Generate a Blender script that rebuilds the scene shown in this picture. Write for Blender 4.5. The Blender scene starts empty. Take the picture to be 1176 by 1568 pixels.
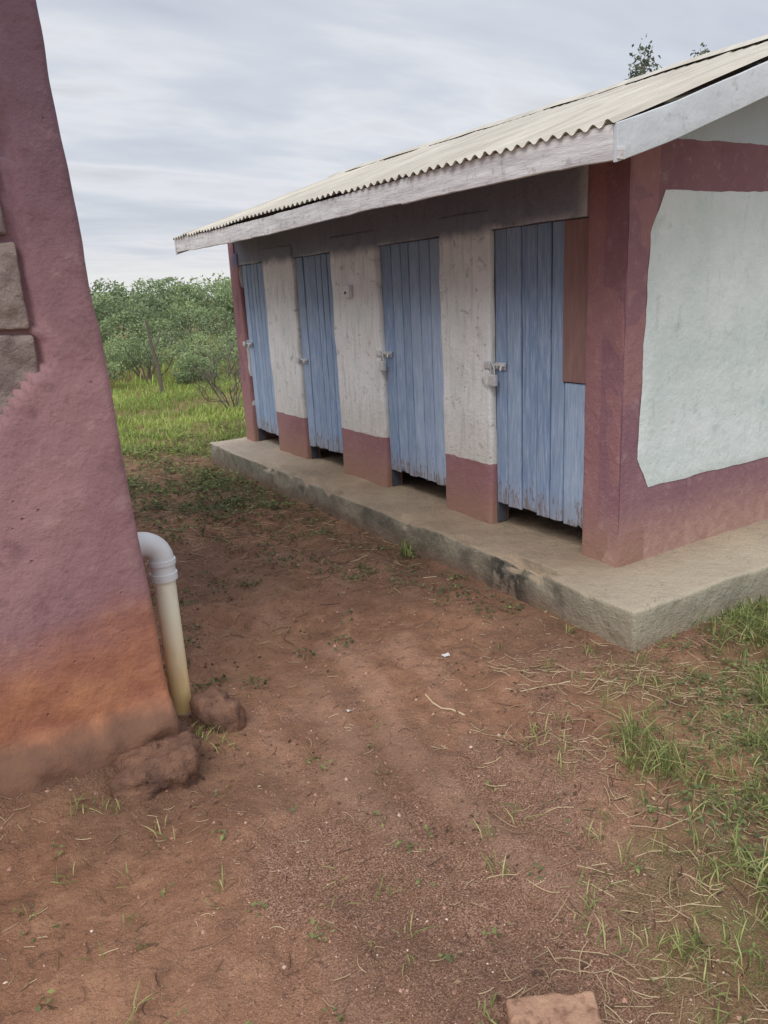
import bpy, numpy as np, math
from mathutils import Matrix, Vector
rng=np.random.default_rng(7)
S=bpy.context.scene
# ------------------------------------------------------------ helpers
def lin(r,g,b,k=1.0):
    o=[]
    for c in (r,g,b):
        c/=255.; o.append((c/12.92 if c<=.04045 else ((c+.055)/1.055)**2.4)*k)
    L=.3*o[0]+.55*o[1]+.15*o[2]
    o=[min(c*.90+L*.10+.012,.86) for c in o]  # desaturates and lifts every colour: haze veil put into the albedo
    return (o[0],o[1],o[2],1)
def _h(ix,iy,iz,s):
    n=(ix*374761393+iy*668265263+iz*2147483647+s*974634777)&0xffffffff
    n=((n^(n>>13))*1274126177)&0xffffffff
    return ((n^(n>>16))&0xffff)/65535.
def vn(p,seed=0):
    p=np.asarray(p,float); i=np.floor(p).astype(np.int64); f=p-i; f=f*f*(3-2*f); r=0
    for a in (0,1):
        for b in (0,1):
            for c in (0,1):
                w=(f[...,0] if a else 1-f[...,0])*(f[...,1] if b else 1-f[...,1])*(f[...,2] if c else 1-f[...,2])
                r=r+w*_h(i[...,0]+a,i[...,1]+b,i[...,2]+c,seed)
    return r*2-1
def fbm(p,seed=0,o=4,g=.5):
    r=0;a=1;p=np.asarray(p,float)
    for k in range(o): r=r+a*vn(p,seed+k*17); a*=g; p=p*2.03
    return r
def P2(x,y,s=1.,z=0.): return np.stack([x*s,y*s,np.zeros_like(x)+z],-1)
def empty(name,parent=None):
    o=bpy.data.objects.new(name,None); S.collection.objects.link(o); o.empty_display_size=.1
    if parent: o.parent=parent
    return o
class G:
    def __init__(s): s.v=[];s.f=[];s.a=[];s.n=0
    def add(s,v,f,a=0.):
        v=np.asarray(v,float).reshape(-1,3); f=np.asarray(f,np.int64)
        s.v.append(v); s.f.append(f+s.n); s.a.append(np.broadcast_to(np.asarray(a,float),(len(v),)).copy()); s.n+=len(v)
    def build(s,name,mat,parent=None,smooth=False,attrs=None):
        v=np.concatenate(s.v); me=bpy.data.meshes.new(name)
        me.vertices.add(len(v)); me.vertices.foreach_set('co',v.ravel())
        li=np.concatenate([f.ravel() for f in s.f]); lt=np.concatenate([np.full(len(f),f.shape[1]) for f in s.f])
        me.loops.add(len(li)); me.loops.foreach_set('vertex_index',li.astype(np.int32))
        me.polygons.add(len(lt)); ls=np.concatenate([[0],np.cumsum(lt)[:-1]])
        me.polygons.foreach_set('loop_start',ls.astype(np.int32)); me.polygons.foreach_set('loop_total',lt.astype(np.int32))
        me.polygons.foreach_set('use_smooth',np.full(len(lt),smooth))
        at=me.attributes.new('v','FLOAT','POINT'); at.data.foreach_set('value',np.concatenate(s.a).astype(np.float32))
        for k,val in (attrs or {}).items():
            at=me.attributes.new(k,'FLOAT','POINT'); at.data.foreach_set('value',val.astype(np.float32))
        me.update(calc_edges=True); me.validate()
        me.materials.append(mat)
        o=bpy.data.objects.new(name,me); S.collection.objects.link(o)
        if parent: o.parent=parent
        return o
def grid_faces(nu,nv):
    i=np.arange(nu*nv).reshape(nu,nv)
    return np.stack([i[:-1,:-1],i[1:,:-1],i[1:,1:],i[:-1,1:]],-1).reshape(-1,4)
def line(a,b,res,r):
    L=b-a; r=min(r,L*.45); n=max(1,int(round((L-2*r)/res)))
    m=np.linspace(a+r,b-r,n+1)
    return np.concatenate([[a,a+r*.3,a+r*.65],m,[b-r*.65,b-r*.3,b]])
def rbox(g,x0,x1,y0,y1,z0,z1,res=.05,r=.01,amp=.0,freq=4.,val=0.,seed=0,fn=None,rx=None):
    lo=np.array([x0,y0,z0]);hi=np.array([x1,y1,z1])
    ax=[line(lo[k],hi[k],res,r) for k in range(3)]
    vs=[];fs=[];n=0
    for k in range(3):
        u,w=[(1,2),(2,0),(0,1)][k]
        A,B=np.meshgrid(ax[u],ax[w],indexing='ij')
        for side in (0,1):
            v=np.zeros(A.shape+(3,)); v[...,u]=A; v[...,w]=B; v[...,k]=(hi if side else lo)[k]
            f=grid_faces(*A.shape)
            if not side: f=f[:,::-1]
            vs.append(v.reshape(-1,3)); fs.append(f+n); n+=A.size
    v=np.concatenate(vs); f=np.concatenate(fs)
    key=np.round(v*1e5).astype(np.int64); _,ix,inv=np.unique(key,axis=0,return_index=True,return_inverse=True)
    v=v[ix]; f=np.asarray(inv).reshape(-1)[f]
    rr=np.minimum(r,(hi-lo)*.45); inner=np.clip(v,lo+rr,hi-rr); d=(v-inner)/rr
    l=np.linalg.norm(d,axis=1,keepdims=True); d=np.where(l>1e-6,d/np.maximum(l,1e-6),0)
    v=inner+d*rr
    if amp:
        v=v+amp*np.stack([fbm(v*freq+3.1,seed+1,3),fbm(v*freq+7.7,seed+2,3),fbm(v*freq+11.3,seed+3,3)],-1)
    if fn is not None: v=fn(v)
    g.add(v,f,val)
def tube(g,pts,rad,n=8,val=0.,cap=True):
    pts=np.asarray(pts,float); m=len(pts); rad=np.broadcast_to(np.asarray(rad,float),(m,))
    t=np.gradient(pts,axis=0); t/=np.linalg.norm(t,axis=1,keepdims=True)+1e-9
    up=np.array([0,0,1.]) if abs(t[0][2])<.9 else np.array([0,1.,0])
    a=np.cross(t[0],up); a/=np.linalg.norm(a); vs=[]
    an=np.linspace(0,2*np.pi,n,endpoint=False)
    for k in range(m):
        a=a-t[k]*(a@t[k]); a/=np.linalg.norm(a)+1e-9; b=np.cross(t[k],a)
        vs.append(pts[k]+rad[k]*(np.cos(an)[:,None]*a+np.sin(an)[:,None]*b))
    v=np.concatenate(vs); i=np.arange(m*n).reshape(m,n); j=np.roll(i,-1,1)
    f=np.stack([i[:-1],j[:-1],j[1:],i[1:]],-1).reshape(-1,4)
    g.add(v,f,val)
    if cap:
        for k,s in ((0,-1),(m-1,1)):
            c=np.concatenate([vs[k],pts[k][None]]); q=np.arange(n); q2=np.roll(q,-1)
            ff=np.stack([q,q2,np.full(n,n)],-1)
            if s<0: ff=ff[:,::-1]
            g.add(c,ff,val)
def leaves(g,c,size,val,asp=.5,flat=.5,rg=rng):
    c=np.asarray(c); n=len(c); size=np.broadcast_to(size,(n,))
    nr=rg.normal(size=(n,3)); nr[:,2]=np.abs(nr[:,2])+flat; nr/=np.linalg.norm(nr,axis=1,keepdims=True)
    d=rg.normal(size=(n,3)); d-=nr*(d*nr).sum(1,keepdims=True); d/=np.linalg.norm(d,axis=1,keepdims=True)
    e=np.cross(nr,d); L=size[:,None]; W=L*asp*.5
    v=np.stack([c-d*L*.5,c+e*W+nr*L*.06,c+d*L*.5-nr*L*.08,c-e*W+nr*L*.06],1).reshape(-1,3)
    b=np.arange(n)[:,None]*4
    g.add(v,np.concatenate([b+np.array([[0,1,2]]),b+np.array([[0,2,3]])]),np.repeat(np.broadcast_to(val,(n,)),4))
def blades(g,base,h,w,val,lean=.35,rg=rng):
    n=len(base); h=np.broadcast_to(h,(n,))[:,None]; w=np.broadcast_to(w,(n,))[:,None]
    a=rg.uniform(0,2*np.pi,n); d=np.stack([np.cos(a),np.sin(a),np.zeros(n)],1); e=np.stack([-np.sin(a),np.cos(a),np.zeros(n)],1)
    k=np.abs(rg.normal(lean,lean*.6,n))[:,None]; z=np.array([0,0,1.])
    def pt(t): return base+z*h*t*(1-.45*np.minimum(k,1.6)*t)+d*h*k*t*t
    v=np.stack([pt(0)-e*w*.35,pt(0)+e*w*.35,pt(.4)-e*w*.5,pt(.4)+e*w*.5,pt(.75)-e*w*.36,pt(.75)+e*w*.36,pt(1.)],1).reshape(-1,3)
    b=np.arange(n)[:,None]*7
    vv=np.repeat(np.broadcast_to(val,(n,)),7)
    nn=g.n
    g.add(v,np.concatenate([b+np.array([[0,1,3,2]]),b+np.array([[2,3,5,4]])]),vv)
    g.f.append(b+np.array([[4,5,6]])+nn)
# ------------------------------------------------------------ material helper
class M:
    def __init__(s,name,rough=.85,spec=.3):
        s.m=bpy.data.materials.new(name); s.m.use_nodes=True; s.nt=s.m.node_tree
        s.b=s.nt.nodes['Principled BSDF']; s.b.inputs['Roughness'].default_value=rough
        s.b.inputs['Specular IOR Level'].default_value=spec
        s.tc=s.nt.nodes.new('ShaderNodeTexCoord'); s.obj=s.tc.outputs['Object']; s._sep=None
    def n(s,t): return s.nt.nodes.new(t)
    def l(s,a,b): s.nt.links.new(a,b)
    def put(s,sock,v):
        if isinstance(v,bpy.types.NodeSocket): s.l(v,sock)
        else: sock.default_value=v
    def sc(s,sx,sy,sz,off=(0,0,0)):
        m=s.n('ShaderNodeMapping'); m.inputs['Scale'].default_value=(sx,sy,sz); m.inputs['Location'].default_value=off; s.l(s.obj,m.inputs['Vector']); return m.outputs[0]
    def noise(s,scale,det=4,rough=.55,vec=None,dist=0.):
        x=s.n('ShaderNodeTexNoise'); x.inputs['Scale'].default_value=scale; x.inputs['Detail'].default_value=min(det,5)
        x.inputs['Roughness'].default_value=rough; x.inputs['Distortion'].default_value=dist; s.l(vec or s.obj,x.inputs['Vector']); return x.outputs['Fac']
    def vor(s,scale,vec=None,feat='F1'):
        x=s.n('ShaderNodeTexVoronoi'); x.feature=feat; x.inputs['Scale'].default_value=scale; s.l(vec or s.obj,x.inputs['Vector']); return x.outputs['Distance']
    def ramp(s,fac,st,interp='LINEAR'):
        x=s.n('ShaderNodeValToRGB'); cr=x.color_ramp; cr.interpolation=interp
        while len(cr.elements)<len(st): cr.elements.new(.5)
        for e,(p,c) in zip(cr.elements,st):
            e.position=p; e.color=c if isinstance(c,tuple) else (c,c,c,1)
        s.l(fac,x.inputs[0]); return x.outputs[0]
    def mix(s,f,a,b,mode='MIX'):
        x=s.n('ShaderNodeMix'); x.data_type='RGBA'; x.blend_type=mode
        s.put(x.inputs[0],f); s.put(x.inputs[6],a); s.put(x.inputs[7],b); return x.outputs[2]
    def ma(s,op,a,b=0.,c=None,clamp=False):
        x=s.n('ShaderNodeMath'); x.operation=op; x.use_clamp=clamp; s.put(x.inputs[0],a); s.put(x.inputs[1],b)
        if c is not None: s.put(x.inputs[2],c)
        return x.outputs[0]
    def xyz(s):
        if not s._sep:
            x=s.n('ShaderNodeSeparateXYZ'); s.l(s.obj,x.inputs[0]); s._sep=x.outputs
        return s._sep
    def step(s,v,a,b):
        x=s.n('ShaderNodeMapRange'); x.interpolation_type='SMOOTHSTEP'; s.put(x.inputs[0],v)
        x.inputs[1].default_value=a; x.inputs[2].default_value=b; return x.outputs[0]
    def attr(s,nm='v'):
        x=s.n('ShaderNodeAttribute'); x.attribute_name=nm; return x.outputs['Fac']
    def col(s,c): s.put(s.b.inputs['Base Color'],c)
    def bump(s,h,dist=.01,st=1.,prev=None):
        x=s.n('ShaderNodeBump'); x.inputs['Distance'].default_value=dist; x.inputs['Strength'].default_value=st; s.l(h,x.inputs['Height'])
        if prev: s.l(prev,x.inputs['Normal'])
        s.l(x.outputs[0],s.b.inputs['Normal']); return x.outputs[0]
    def crack(s,scale,w=.006,vec=None,dist=1.2):
        cn=s.ma('ABSOLUTE',s.ma('SUBTRACT',s.noise(scale,3,.6,vec=vec,dist=dist),.5)); return s.step(cn,w,.0)
K=1.4
def maroon_nodes(m,hi=lin(124,86,98,K),lo=lin(140,108,108,K)):
    n1=m.noise(2.2,5); n2=m.noise(14,6,.7); n3=m.noise(70,3)
    c=m.mix(m.ramp(n1,[(.3,0.),(.72,1.)]),hi,lo)
    c=m.mix(m.ramp(n2,[(.54,0.),(.78,.6)]),c,lin(165,142,136,K))
    c=m.mix(m.ramp(n2,[(.22,.55),(.44,0.)]),c,lin(92,66,72,K))
    return c,n1,n2,n3
def white_nodes(m,base=lin(236,240,240,1.1)):
    n1=m.noise(3.1,6,.65); n2=m.noise(11,6,.7,dist=.6); st=m.noise(5,5,.6,vec=m.sc(5,5,.55))
    c=m.mix(m.ramp(n1,[(.40,0.),(.68,1.)]),base,lin(204,208,206,1.25))
    c=m.mix(m.ramp(st,[(.50,0.),(.74,.65)]),c,lin(164,166,162,1.2))
    c=m.mix(m.ramp(n2,[(.58,0.),(.67,.7)]),c,lin(150,152,148,1.2))
    c=m.mix(m.ramp(m.noise(26,5,.7),[(.63,0.),(.69,.75)]),c,lin(108,108,108,1.1))
    return c
m=M('front_plaster',.9); c,n1,n2,n3=maroon_nodes(m); w=white_nodes(m); x,y,z=m.xyz()
zb=m.ma('ADD',z,m.ma('MULTIPLY',m.ma('SUBTRACT',m.noise(9,3),.5),.03))
w=m.mix(m.ma('MULTIPLY',m.step(zb,.85,.40),.4),w,lin(186,174,160,1.2))
isw=m.ma('MULTIPLY',m.ma('GREATER_THAN',zb,.405),m.ma('MULTIPLY',m.ma('GREATER_THAN',y,.29),m.ma('LESS_THAN',y,5.19)))
low=m.mix(m.step(z,.35,.0),m.mix(.35,c,lin(150,98,94,K)),lin(144,108,92,1.3))
cc=m.mix(isw,low,w)
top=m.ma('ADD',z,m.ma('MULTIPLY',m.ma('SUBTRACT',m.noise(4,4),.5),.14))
cc=m.mix(m.ma('MULTIPLY',m.ma('MULTIPLY',m.step(top,1.80,1.90),.85),m.step(y,.2,.4)),cc,m.mix(m.noise(6,4),lin(84,94,122,1.),lin(116,124,148,1.1)))  # slate blend paints the shadow under the eave into lintel and pier tops
m.col(cc); m.bump(m.ma('ADD',n2,m.ma('MULTIPLY',n3,.35)),.012,.9); MFRONT=m.m
m=M('gable_plaster',.9); c,n1,n2,n3=maroon_nodes(m,lin(120,82,94,K),lin(134,96,102,K)); x,y,z=m.xyz()
zz=m.ma('ADD',z,m.ma('MULTIPLY',m.ma('SUBTRACT',m.noise(5,3),.5),.03))
c=m.mix(m.step(zz,.4,.02),c,m.mix(m.ramp(n2,[(.3,0.),(.7,1.)]),lin(140,102,96,K),lin(162,130,114,K)))
c=m.mix(m.ma('GREATER_THAN',zz,2.205),c,m.mix(m.noise(4,5),lin(160,175,188,1.3),lin(185,196,204,1.3)))
m.col(c); m.bump(m.ma('ADD',n2,m.ma('MULTIPLY',n3,.35)),.012,.8); MGABLE=m.m
m=M('whitewash',.9)
n1=m.noise(2.3,6,.62); c=m.mix(m.ramp(n1,[(.35,0.),(.72,1.)]),lin(204,214,212,1.3),lin(184,197,194,1.3))
c=m.mix(m.ramp(m.noise(7,7,.72,dist=.5),[(.58,0.),(.72,.45)]),c,lin(146,162,156,1.2))
c=m.mix(m.ramp(m.noise(6,6,.65,vec=m.sc(4,4,.7)),[(.58,0.),(.8,.4)]),c,lin(136,150,144,1.2))
c=m.mix(m.ramp(m.noise(40,4,.7),[(.67,0.),(.73,.5)]),c,lin(110,110,105))
m.col(c); m.bump(m.noise(14,6,.65),.014,.8); MWHITE=m.m
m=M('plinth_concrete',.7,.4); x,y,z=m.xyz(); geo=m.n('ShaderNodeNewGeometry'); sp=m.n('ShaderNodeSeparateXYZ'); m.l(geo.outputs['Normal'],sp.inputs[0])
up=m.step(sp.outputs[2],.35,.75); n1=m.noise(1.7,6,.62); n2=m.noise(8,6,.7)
top=m.mix(m.ramp(n1,[(.35,0.),(.65,1.)]),lin(138,118,96,1.25),lin(162,142,116,1.25))
top=m.mix(m.ramp(n2,[(.5,0.),(.8,.55)]),top,lin(118,108,90,1.2))
top=m.mix(m.ma('MULTIPLY',m.step(y,.3,-.4),.5),top,lin(178,170,148,1.3))
top=m.mix(m.ma('MULTIPLY',m.step(y,3.2,4.8),.4),top,lin(196,184,168,1.3))
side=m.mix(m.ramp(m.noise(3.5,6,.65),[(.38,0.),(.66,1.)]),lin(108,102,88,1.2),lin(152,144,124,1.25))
side=m.mix(m.ramp(m.noise(5.5,5,.6),[(.52,0.),(.68,.7)]),side,lin(92,98,70,1.15))
stn=m.ma('MULTIPLY',m.step(m.ma('ABSOLUTE',m.ma('SUBTRACT',y,.47)),.26,.06),m.ramp(m.noise(9,4,.65),[(.40,0.),(.5,.9)]))
side=m.mix(m.ramp(m.noise(2.6,4,.5,vec=m.sc(1,1,1,(4.3,2.2,1))),[(.60,0.),(.66,.8)]),side,lin(58,54,48))
side=m.mix(m.ma('MULTIPLY',m.step(z,-.09,-.2),.65),side,lin(118,90,70,1.2))
side=m.mix(m.ma('MULTIPLY',m.step(y,.4,-.4),.5),side,lin(168,160,138,1.3))
side=m.mix(stn,side,lin(46,42,40))
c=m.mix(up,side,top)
c=m.mix(m.ma('MULTIPLY',m.crack(1.9,.004,m.sc(1,1,2.2,(.7,.3,0))),.4),c,lin(64,54,48))
c=m.mix(m.ramp(m.noise(60,4,.7),[(.62,0.),(.7,.5)]),c,lin(96,84,70))
m.col(c); m.bump(m.ma('ADD',m.noise(10,7,.7),m.ma('MULTIPLY',m.noise(90,3),.25)),.026,.95); MPL=m.m
m=M('door_paint',.62,.35); x,y,z=m.xyz(); v=m.attr('v')
base=m.mix(v,lin(104,128,162,1.5),lin(136,156,182,1.55))
g1=m.noise(9,6,.65,vec=m.sc(1,9,.7)); base=m.mix(m.ramp(g1,[(.46,0.),(.72,.7)]),base,lin(172,186,202,1.4))
base=m.mix(m.ramp(g1,[(.24,.55),(.44,0.)]),base,lin(80,100,132,1.3))
base=m.mix(m.ramp(m.noise(3.2,5,.65),[(.45,0.),(.7,.5)]),base,lin(116,138,160,1.4))
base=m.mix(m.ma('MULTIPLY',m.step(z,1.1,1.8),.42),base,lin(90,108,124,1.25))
pe=m.noise(16,6,.75,vec=m.sc(1,2.5,.6)); lowf=m.step(z,.5,.12)
th=m.ma('SUBTRACT',.69,m.ma('MULTIPLY',lowf,.19)); pk=m.step(m.ma('SUBTRACT',pe,th),0.,.03)
base=m.mix(pk,base,m.mix(m.noise(20,4),lin(134,114,104,1.2),lin(94,82,80)))
base=m.mix(m.ma('MULTIPLY',m.step(z,.36,.12),.45),base,lin(144,140,144,1.2))
m.col(base); m.bump(m.noise(30,5,.6,vec=m.sc(1,6,.5)),.004,.8); MDOOR=m.m
m=M('bare_plywood',.8); c=m.mix(m.noise(7,6,.6,vec=m.sc(1,5,.8)),lin(108,80,78,1.25),lin(148,112,104,1.4)); m.col(c); m.bump(m.noise(30,4,.6,vec=m.sc(1,6,.5)),.004); MPLY=m.m
m=M('dark_wood',.85); c=m.mix(m.noise(6,5),lin(58,60,70),lin(92,92,100)); m.col(c); MDW=m.m
m=M('whitewashed_timber',.85); n=m.noise(7,6,.7,vec=m.sc(1,.35,3.)); n2=m.noise(15,6,.7)
c=m.mix(m.ramp(n,[(.36,0.),(.58,1.)]),lin(176,174,176,1.4),lin(214,216,220,1.3)); c=m.mix(m.ramp(n2,[(.56,0.),(.68,.6)]),c,lin(136,128,128,1.25))
m.col(c); m.bump(n,.008); MFAS=m.m
m=M('barge_paint',.8); n=m.noise(3,6,.6); c=m.mix(m.ramp(n,[(.3,0.),(.7,1.)]),lin(176,184,190,1.25),lin(198,204,208,1.25)); c=m.mix(m.ramp(m.noise(13,5,.7),[(.58,0.),(.70,.5)]),c,lin(140,142,146,1.1)); m.col(c); m.bump(m.noise(14,5),.006); MBAR=m.m
m=M('roof_sheet',.6,.4); x,y,z=m.xyz(); n=m.noise(3,6,.6,vec=m.sc(.7,4,.7)); n2=m.noise(1.1,5)
c=m.mix(m.ramp(n,[(.34,0.),(.68,1.)]),lin(172,164,148,1.2),lin(202,196,180,1.25)); c=m.mix(m.ramp(n2,[(.5,0.),(.75,.5)]),c,lin(150,142,130,1.15))
c=m.mix(m.ma('MULTIPLY',m.attr('v'),.45),c,lin(136,130,122,1.15))
m.col(c); m.bump(m.noise(25,4),.003); MROOF=m.m
m=M('galvanised_metal',.45,.5); m.b.inputs['Metallic'].default_value=.25; m.col(m.mix(m.noise(40,4),lin(170,170,174,1.1),lin(215,215,215,1.2))); MMET=m.m
m=M('rough_maroon_plaster',.88); x,y,z=m.xyz(); n1=m.noise(1.8,6,.6); n2=m.noise(8,7,.6); n3=m.noise(55,4,.6)
c=m.mix(m.ramp(n1,[(.32,0.),(.7,1.)]),lin(130,94,100,1.3),lin(154,114,116,1.3))
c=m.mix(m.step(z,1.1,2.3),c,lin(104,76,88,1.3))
c=m.mix(m.ramp(n2,[(.56,0.),(.75,.45)]),c,lin(172,140,136,1.3))
c=m.mix(m.ramp(n2,[(.25,.6),(.42,0.)]),c,lin(94,64,68,1.3))
zz=m.ma('ADD',z,m.ma('MULTIPLY',m.ma('SUBTRACT',n1,.5),.6))
c=m.mix(m.ma('MULTIPLY',m.step(zz,.52,.14),.85),c,m.mix(m.ramp(n2,[(.3,0.),(.7,1.)]),lin(142,84,54,1.3),lin(170,110,64,1.35)))
z3=m.ma('ADD',z,m.ma('MULTIPLY',m.ma('SUBTRACT',m.noise(4,4),.5),.16))
c=m.mix(m.ma('MULTIPLY',m.step(z3,.05,-.03),.85),c,m.mix(n2,lin(84,62,50,1.1),lin(122,88,66,1.2)))
c=m.mix(m.ramp(m.noise(30,5,.7),[(.62,0.),(.70,.45)]),c,lin(96,66,64,1.2))
pits=m.vor(15); pit=m.ma('MULTIPLY',m.step(pits,.11,.04),m.ramp(m.noise(3,2),[(.50,0.),(.56,1.)]))
m.col(m.mix(m.ma('MULTIPLY',pit,.3),c,lin(90,60,60)))
hh=m.ma('ADD',m.ma('ADD',n2,m.ma('MULTIPLY',n3,.2)),m.ma('MULTIPLY',pit,-.4))
m.bump(hh,.018,.8); MLW=m.m
m=M('exposed_stone',.9); c=m.mix(m.ramp(m.noise(9,6,.65),[(.3,0.),(.7,1.)]),lin(116,100,96,1.2),lin(152,136,128,1.2)); c=m.mix(m.attr('v'),c,lin(104,86,88,1.1)); m.col(c); m.bump(m.noise(30,6,.7),.015); MST=m.m
m=M('pvc_pipe',.4,.5); x,y,z=m.xyz(); n=m.noise(8,5,.6,vec=m.sc(2,2,.6))
c=m.mix(m.step(z,.4,-.15),lin(222,218,194,1.25),lin(216,182,116,1.2)); c=m.mix(m.ramp(n,[(.48,0.),(.72,.5)]),c,lin(184,158,108,1.15)); m.col(c); MPIPE=m.m
m=M('pvc_fitting',.4,.5); c=m.mix(m.noise(9,4),lin(176,178,182,1.3),lin(202,204,206,1.3)); m.col(c); MFIT=m.m
m=M('dirty_collar',.7); m.col(m.mix(m.noise(9,4),lin(118,94,82,1.3),lin(142,118,100,1.3))); MCOL=m.m
m=M('soil_stained_rock',.9); c=m.mix(m.ramp(m.noise(9,6,.65),[(.35,0.),(.68,1.)]),lin(90,62,50,1.2),lin(136,98,74,1.25)); m.col(c); m.bump(m.noise(28,7,.7),.025); MROCK=m.m
m=M('brick_clay',.9); c=m.mix(m.ramp(m.noise(12,6,.65),[(.35,0.),(.68,1.)]),lin(156,116,92,1.3),lin(184,144,112,1.3)); c=m.mix(m.ramp(m.noise(30,4),[(.55,0.),(.65,.6)]),c,lin(116,82,62)); m.col(c); m.bump(m.noise(50,5,.7),.012); MBR=m.m
# ground
m=M('red_soil',.8,.3); ag=m.attr('grass'); ar=m.attr('grit'); ad=m.attr('damp'); as_=m.attr('streak')
n1=m.noise(1.6,5,.6); n2=m.noise(9,5,.68); n3=m.noise(160,2,.7)
c=m.mix(m.ramp(n1,[(.35,0.),(.65,1.)]),lin(122,82,56,1.4),lin(148,106,76,1.4))
c=m.mix(m.ramp(n2,[(.5,0.),(.70,.65)]),c,lin(168,124,92,1.4)); c=m.mix(m.ramp(n2,[(.29,.65),(.45,0.)]),c,lin(94,64,46,1.3))
gr=m.mix(m.ramp(n3,[(.42,0.),(.6,1.)]),lin(126,84,62,1.35),lin(196,152,124,1.4))
c=m.mix(m.ma('MULTIPLY',ar,m.ramp(m.noise(14,5,.7),[(.3,.35),(.6,1.)])),c,gr)
c=m.mix(m.ma('MULTIPLY',as_,.38),c,lin(180,138,112,1.4))
c=m.mix(m.ma('MULTIPLY',ad,.65),c,lin(98,70,50,1.3))
gg=m.mix(m.ramp(m.noise(6,5,.7),[(.38,0.),(.62,1.)]),lin(126,98,58,1.3),lin(122,124,60,1.3))
c=m.mix(m.ma('MULTIPLY',ag,m.ramp(m.noise(11,4,.7),[(.35,.25),(.6,1.)])),c,gg)
c=m.mix(m.ramp(n3,[(.60,0.),(.70,.35)]),c,lin(192,166,146,1.2))
c=m.mix(m.ramp(m.noise(48,4,.7),[(.58,0.),(.66,.55)]),c,lin(84,58,44,1.2))
m.col(c); m.bump(m.ma('ADD',m.noise(22,5,.75),m.ma('MULTIPLY',m.ma('MULTIPLY',n3,ar),.8)),.034,1.); MGR=m.m
def veg(name,a,b,c3,rough=.65):
    m=M(name,rough,.25); v=m.attr('v'); c=m.ramp(v,[(0.,a),(.5,b),(1.,c3)]); m.col(c)
    tr=m.n('ShaderNodeBsdfTranslucent'); m.l(c,tr.inputs[0]); mx=m.n('ShaderNodeMixShader'); mx.inputs[0].default_value=.3
    out=[q for q in m.nt.nodes if q.type=='OUTPUT_MATERIAL'][0]; m.l(m.b.outputs[0],mx.inputs[1]); m.l(tr.outputs[0],mx.inputs[2]); m.l(mx.outputs[0],out.inputs[0]); return m.m
MGRASS=veg('grass_blade',lin(84,96,48,1.1),lin(122,138,66,1.2),lin(186,182,118,1.25))
MFIELD=veg('field_grass',lin(106,124,56,1.2),lin(142,164,70,1.35),lin(178,190,102,1.35))
MWEED=veg('weed_leaf',lin(74,78,50,1.2),lin(102,114,68,1.25),lin(142,150,84,1.3))
MBUSH=veg('bush_leaf',lin(86,100,78,1.2),lin(114,132,94,1.3),lin(146,164,112,1.35))  # pale grey-green, with distance haze put into the leaf colours
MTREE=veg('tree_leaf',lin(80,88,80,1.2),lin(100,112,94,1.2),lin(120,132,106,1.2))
MSTRAW=veg('dry_stalk',lin(90,66,50,1.1),lin(158,132,100,1.25),lin(206,188,150,1.3))
m=M('bark',.9); m.col(m.mix(m.noise(12,4),lin(84,74,68,1.1),lin(122,110,102,1.1))); MBARK=m.m
m=M('pebble',.9); v=m.attr('v'); m.col(m.ramp(v,[(0.,lin(112,76,58,1.35)),(.6,lin(166,124,102,1.35)),(1.,lin(210,188,172,1.35))])); MPEB=m.m

# ------------------------------------------------------------ ground
def axis(a,b,fine,lo,hi,g):
    core=list(np.arange(a,b,fine)); s=fine; p=core[-1]
    while p<hi: s*=g; p+=s; core.append(p)
    s=fine; p=a; pre=[]
    while p>lo: s*=g; p-=s; pre.append(p)
    return np.array(pre[::-1]+core)
def ss(v,a,b): t=np.clip((v-a)/(b-a),0,1); return t*t*(3-2*t)
rf=np.random.default_rng(99); FP=[(rf.uniform(-2.4,-.6),rf.uniform(-2.,4.),rf.uniform(0,3.14),rf.uniform(.006,.013)) for _ in range(60)]
def pathu(x,y):
    cxp=-1.75+.05*(y+1)+.16*np.maximum(y,0)+.09*np.sin(y*1.1)
    return x-cxp, (x-cxp)+.16*fbm(P2(x,y,.9),33,3)
def gz(x,y):
    p=P2(x,y)
    near=1-ss(np.hypot(x,y),14,30)
    h=-.215+near*(.020*fbm(p*.9,3,3)+.015*fbm(p*3.1,9,3)+.008*fbm(p*9,21,3))
    w,u=pathu(x,y)
    h-=.028*np.exp(-(w/.45)**2)*near
    h+=.008*np.sin(u*17+1.5*fbm(p*.7,12,2))*np.exp(-(u/.75)**2)*near
    for fx,fy,fa,fd in FP:
        dx=(x-fx)*np.cos(fa)+(y-fy)*np.sin(fa); dy=-(x-fx)*np.sin(fa)+(y-fy)*np.cos(fa); q=(dx/.12)**2+(dy/.05)**2
        h+=fd*(-np.exp(-q*q)+.45*np.exp(-(np.sqrt(q)-1.35)**2*8))
    d=np.maximum(0,.05-y); xx=ss(x,-2.15,-2.75)
    h+=.06*np.exp(-(d/.25)**2)*xx*(y<.3)+.04*ss(x,-2.75,-3.4)*np.exp(-(d/.6)**2)
    h+=.012*ss(fbm(p*5,55,3),.1,.6)*near
    far=ss(np.hypot(x,y),8,40); h+=far*(.35*fbm(p*.05,71,3))
    inp=(x>-.36)&(y>-.45)&(y<5.5)&(x<3.0); h=np.where(inp,-.3,h)
    return h
xs=axis(-3.7,1.2,.018,-260,400,1.05); ys=axis(-2.3,3.2,.018,-120,900,1.045)
X,Y=np.meshgrid(xs,ys,indexing='ij'); Z=gz(X,Y)
def dline(x,y): return x*.655-(y+.4)*.755
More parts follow.
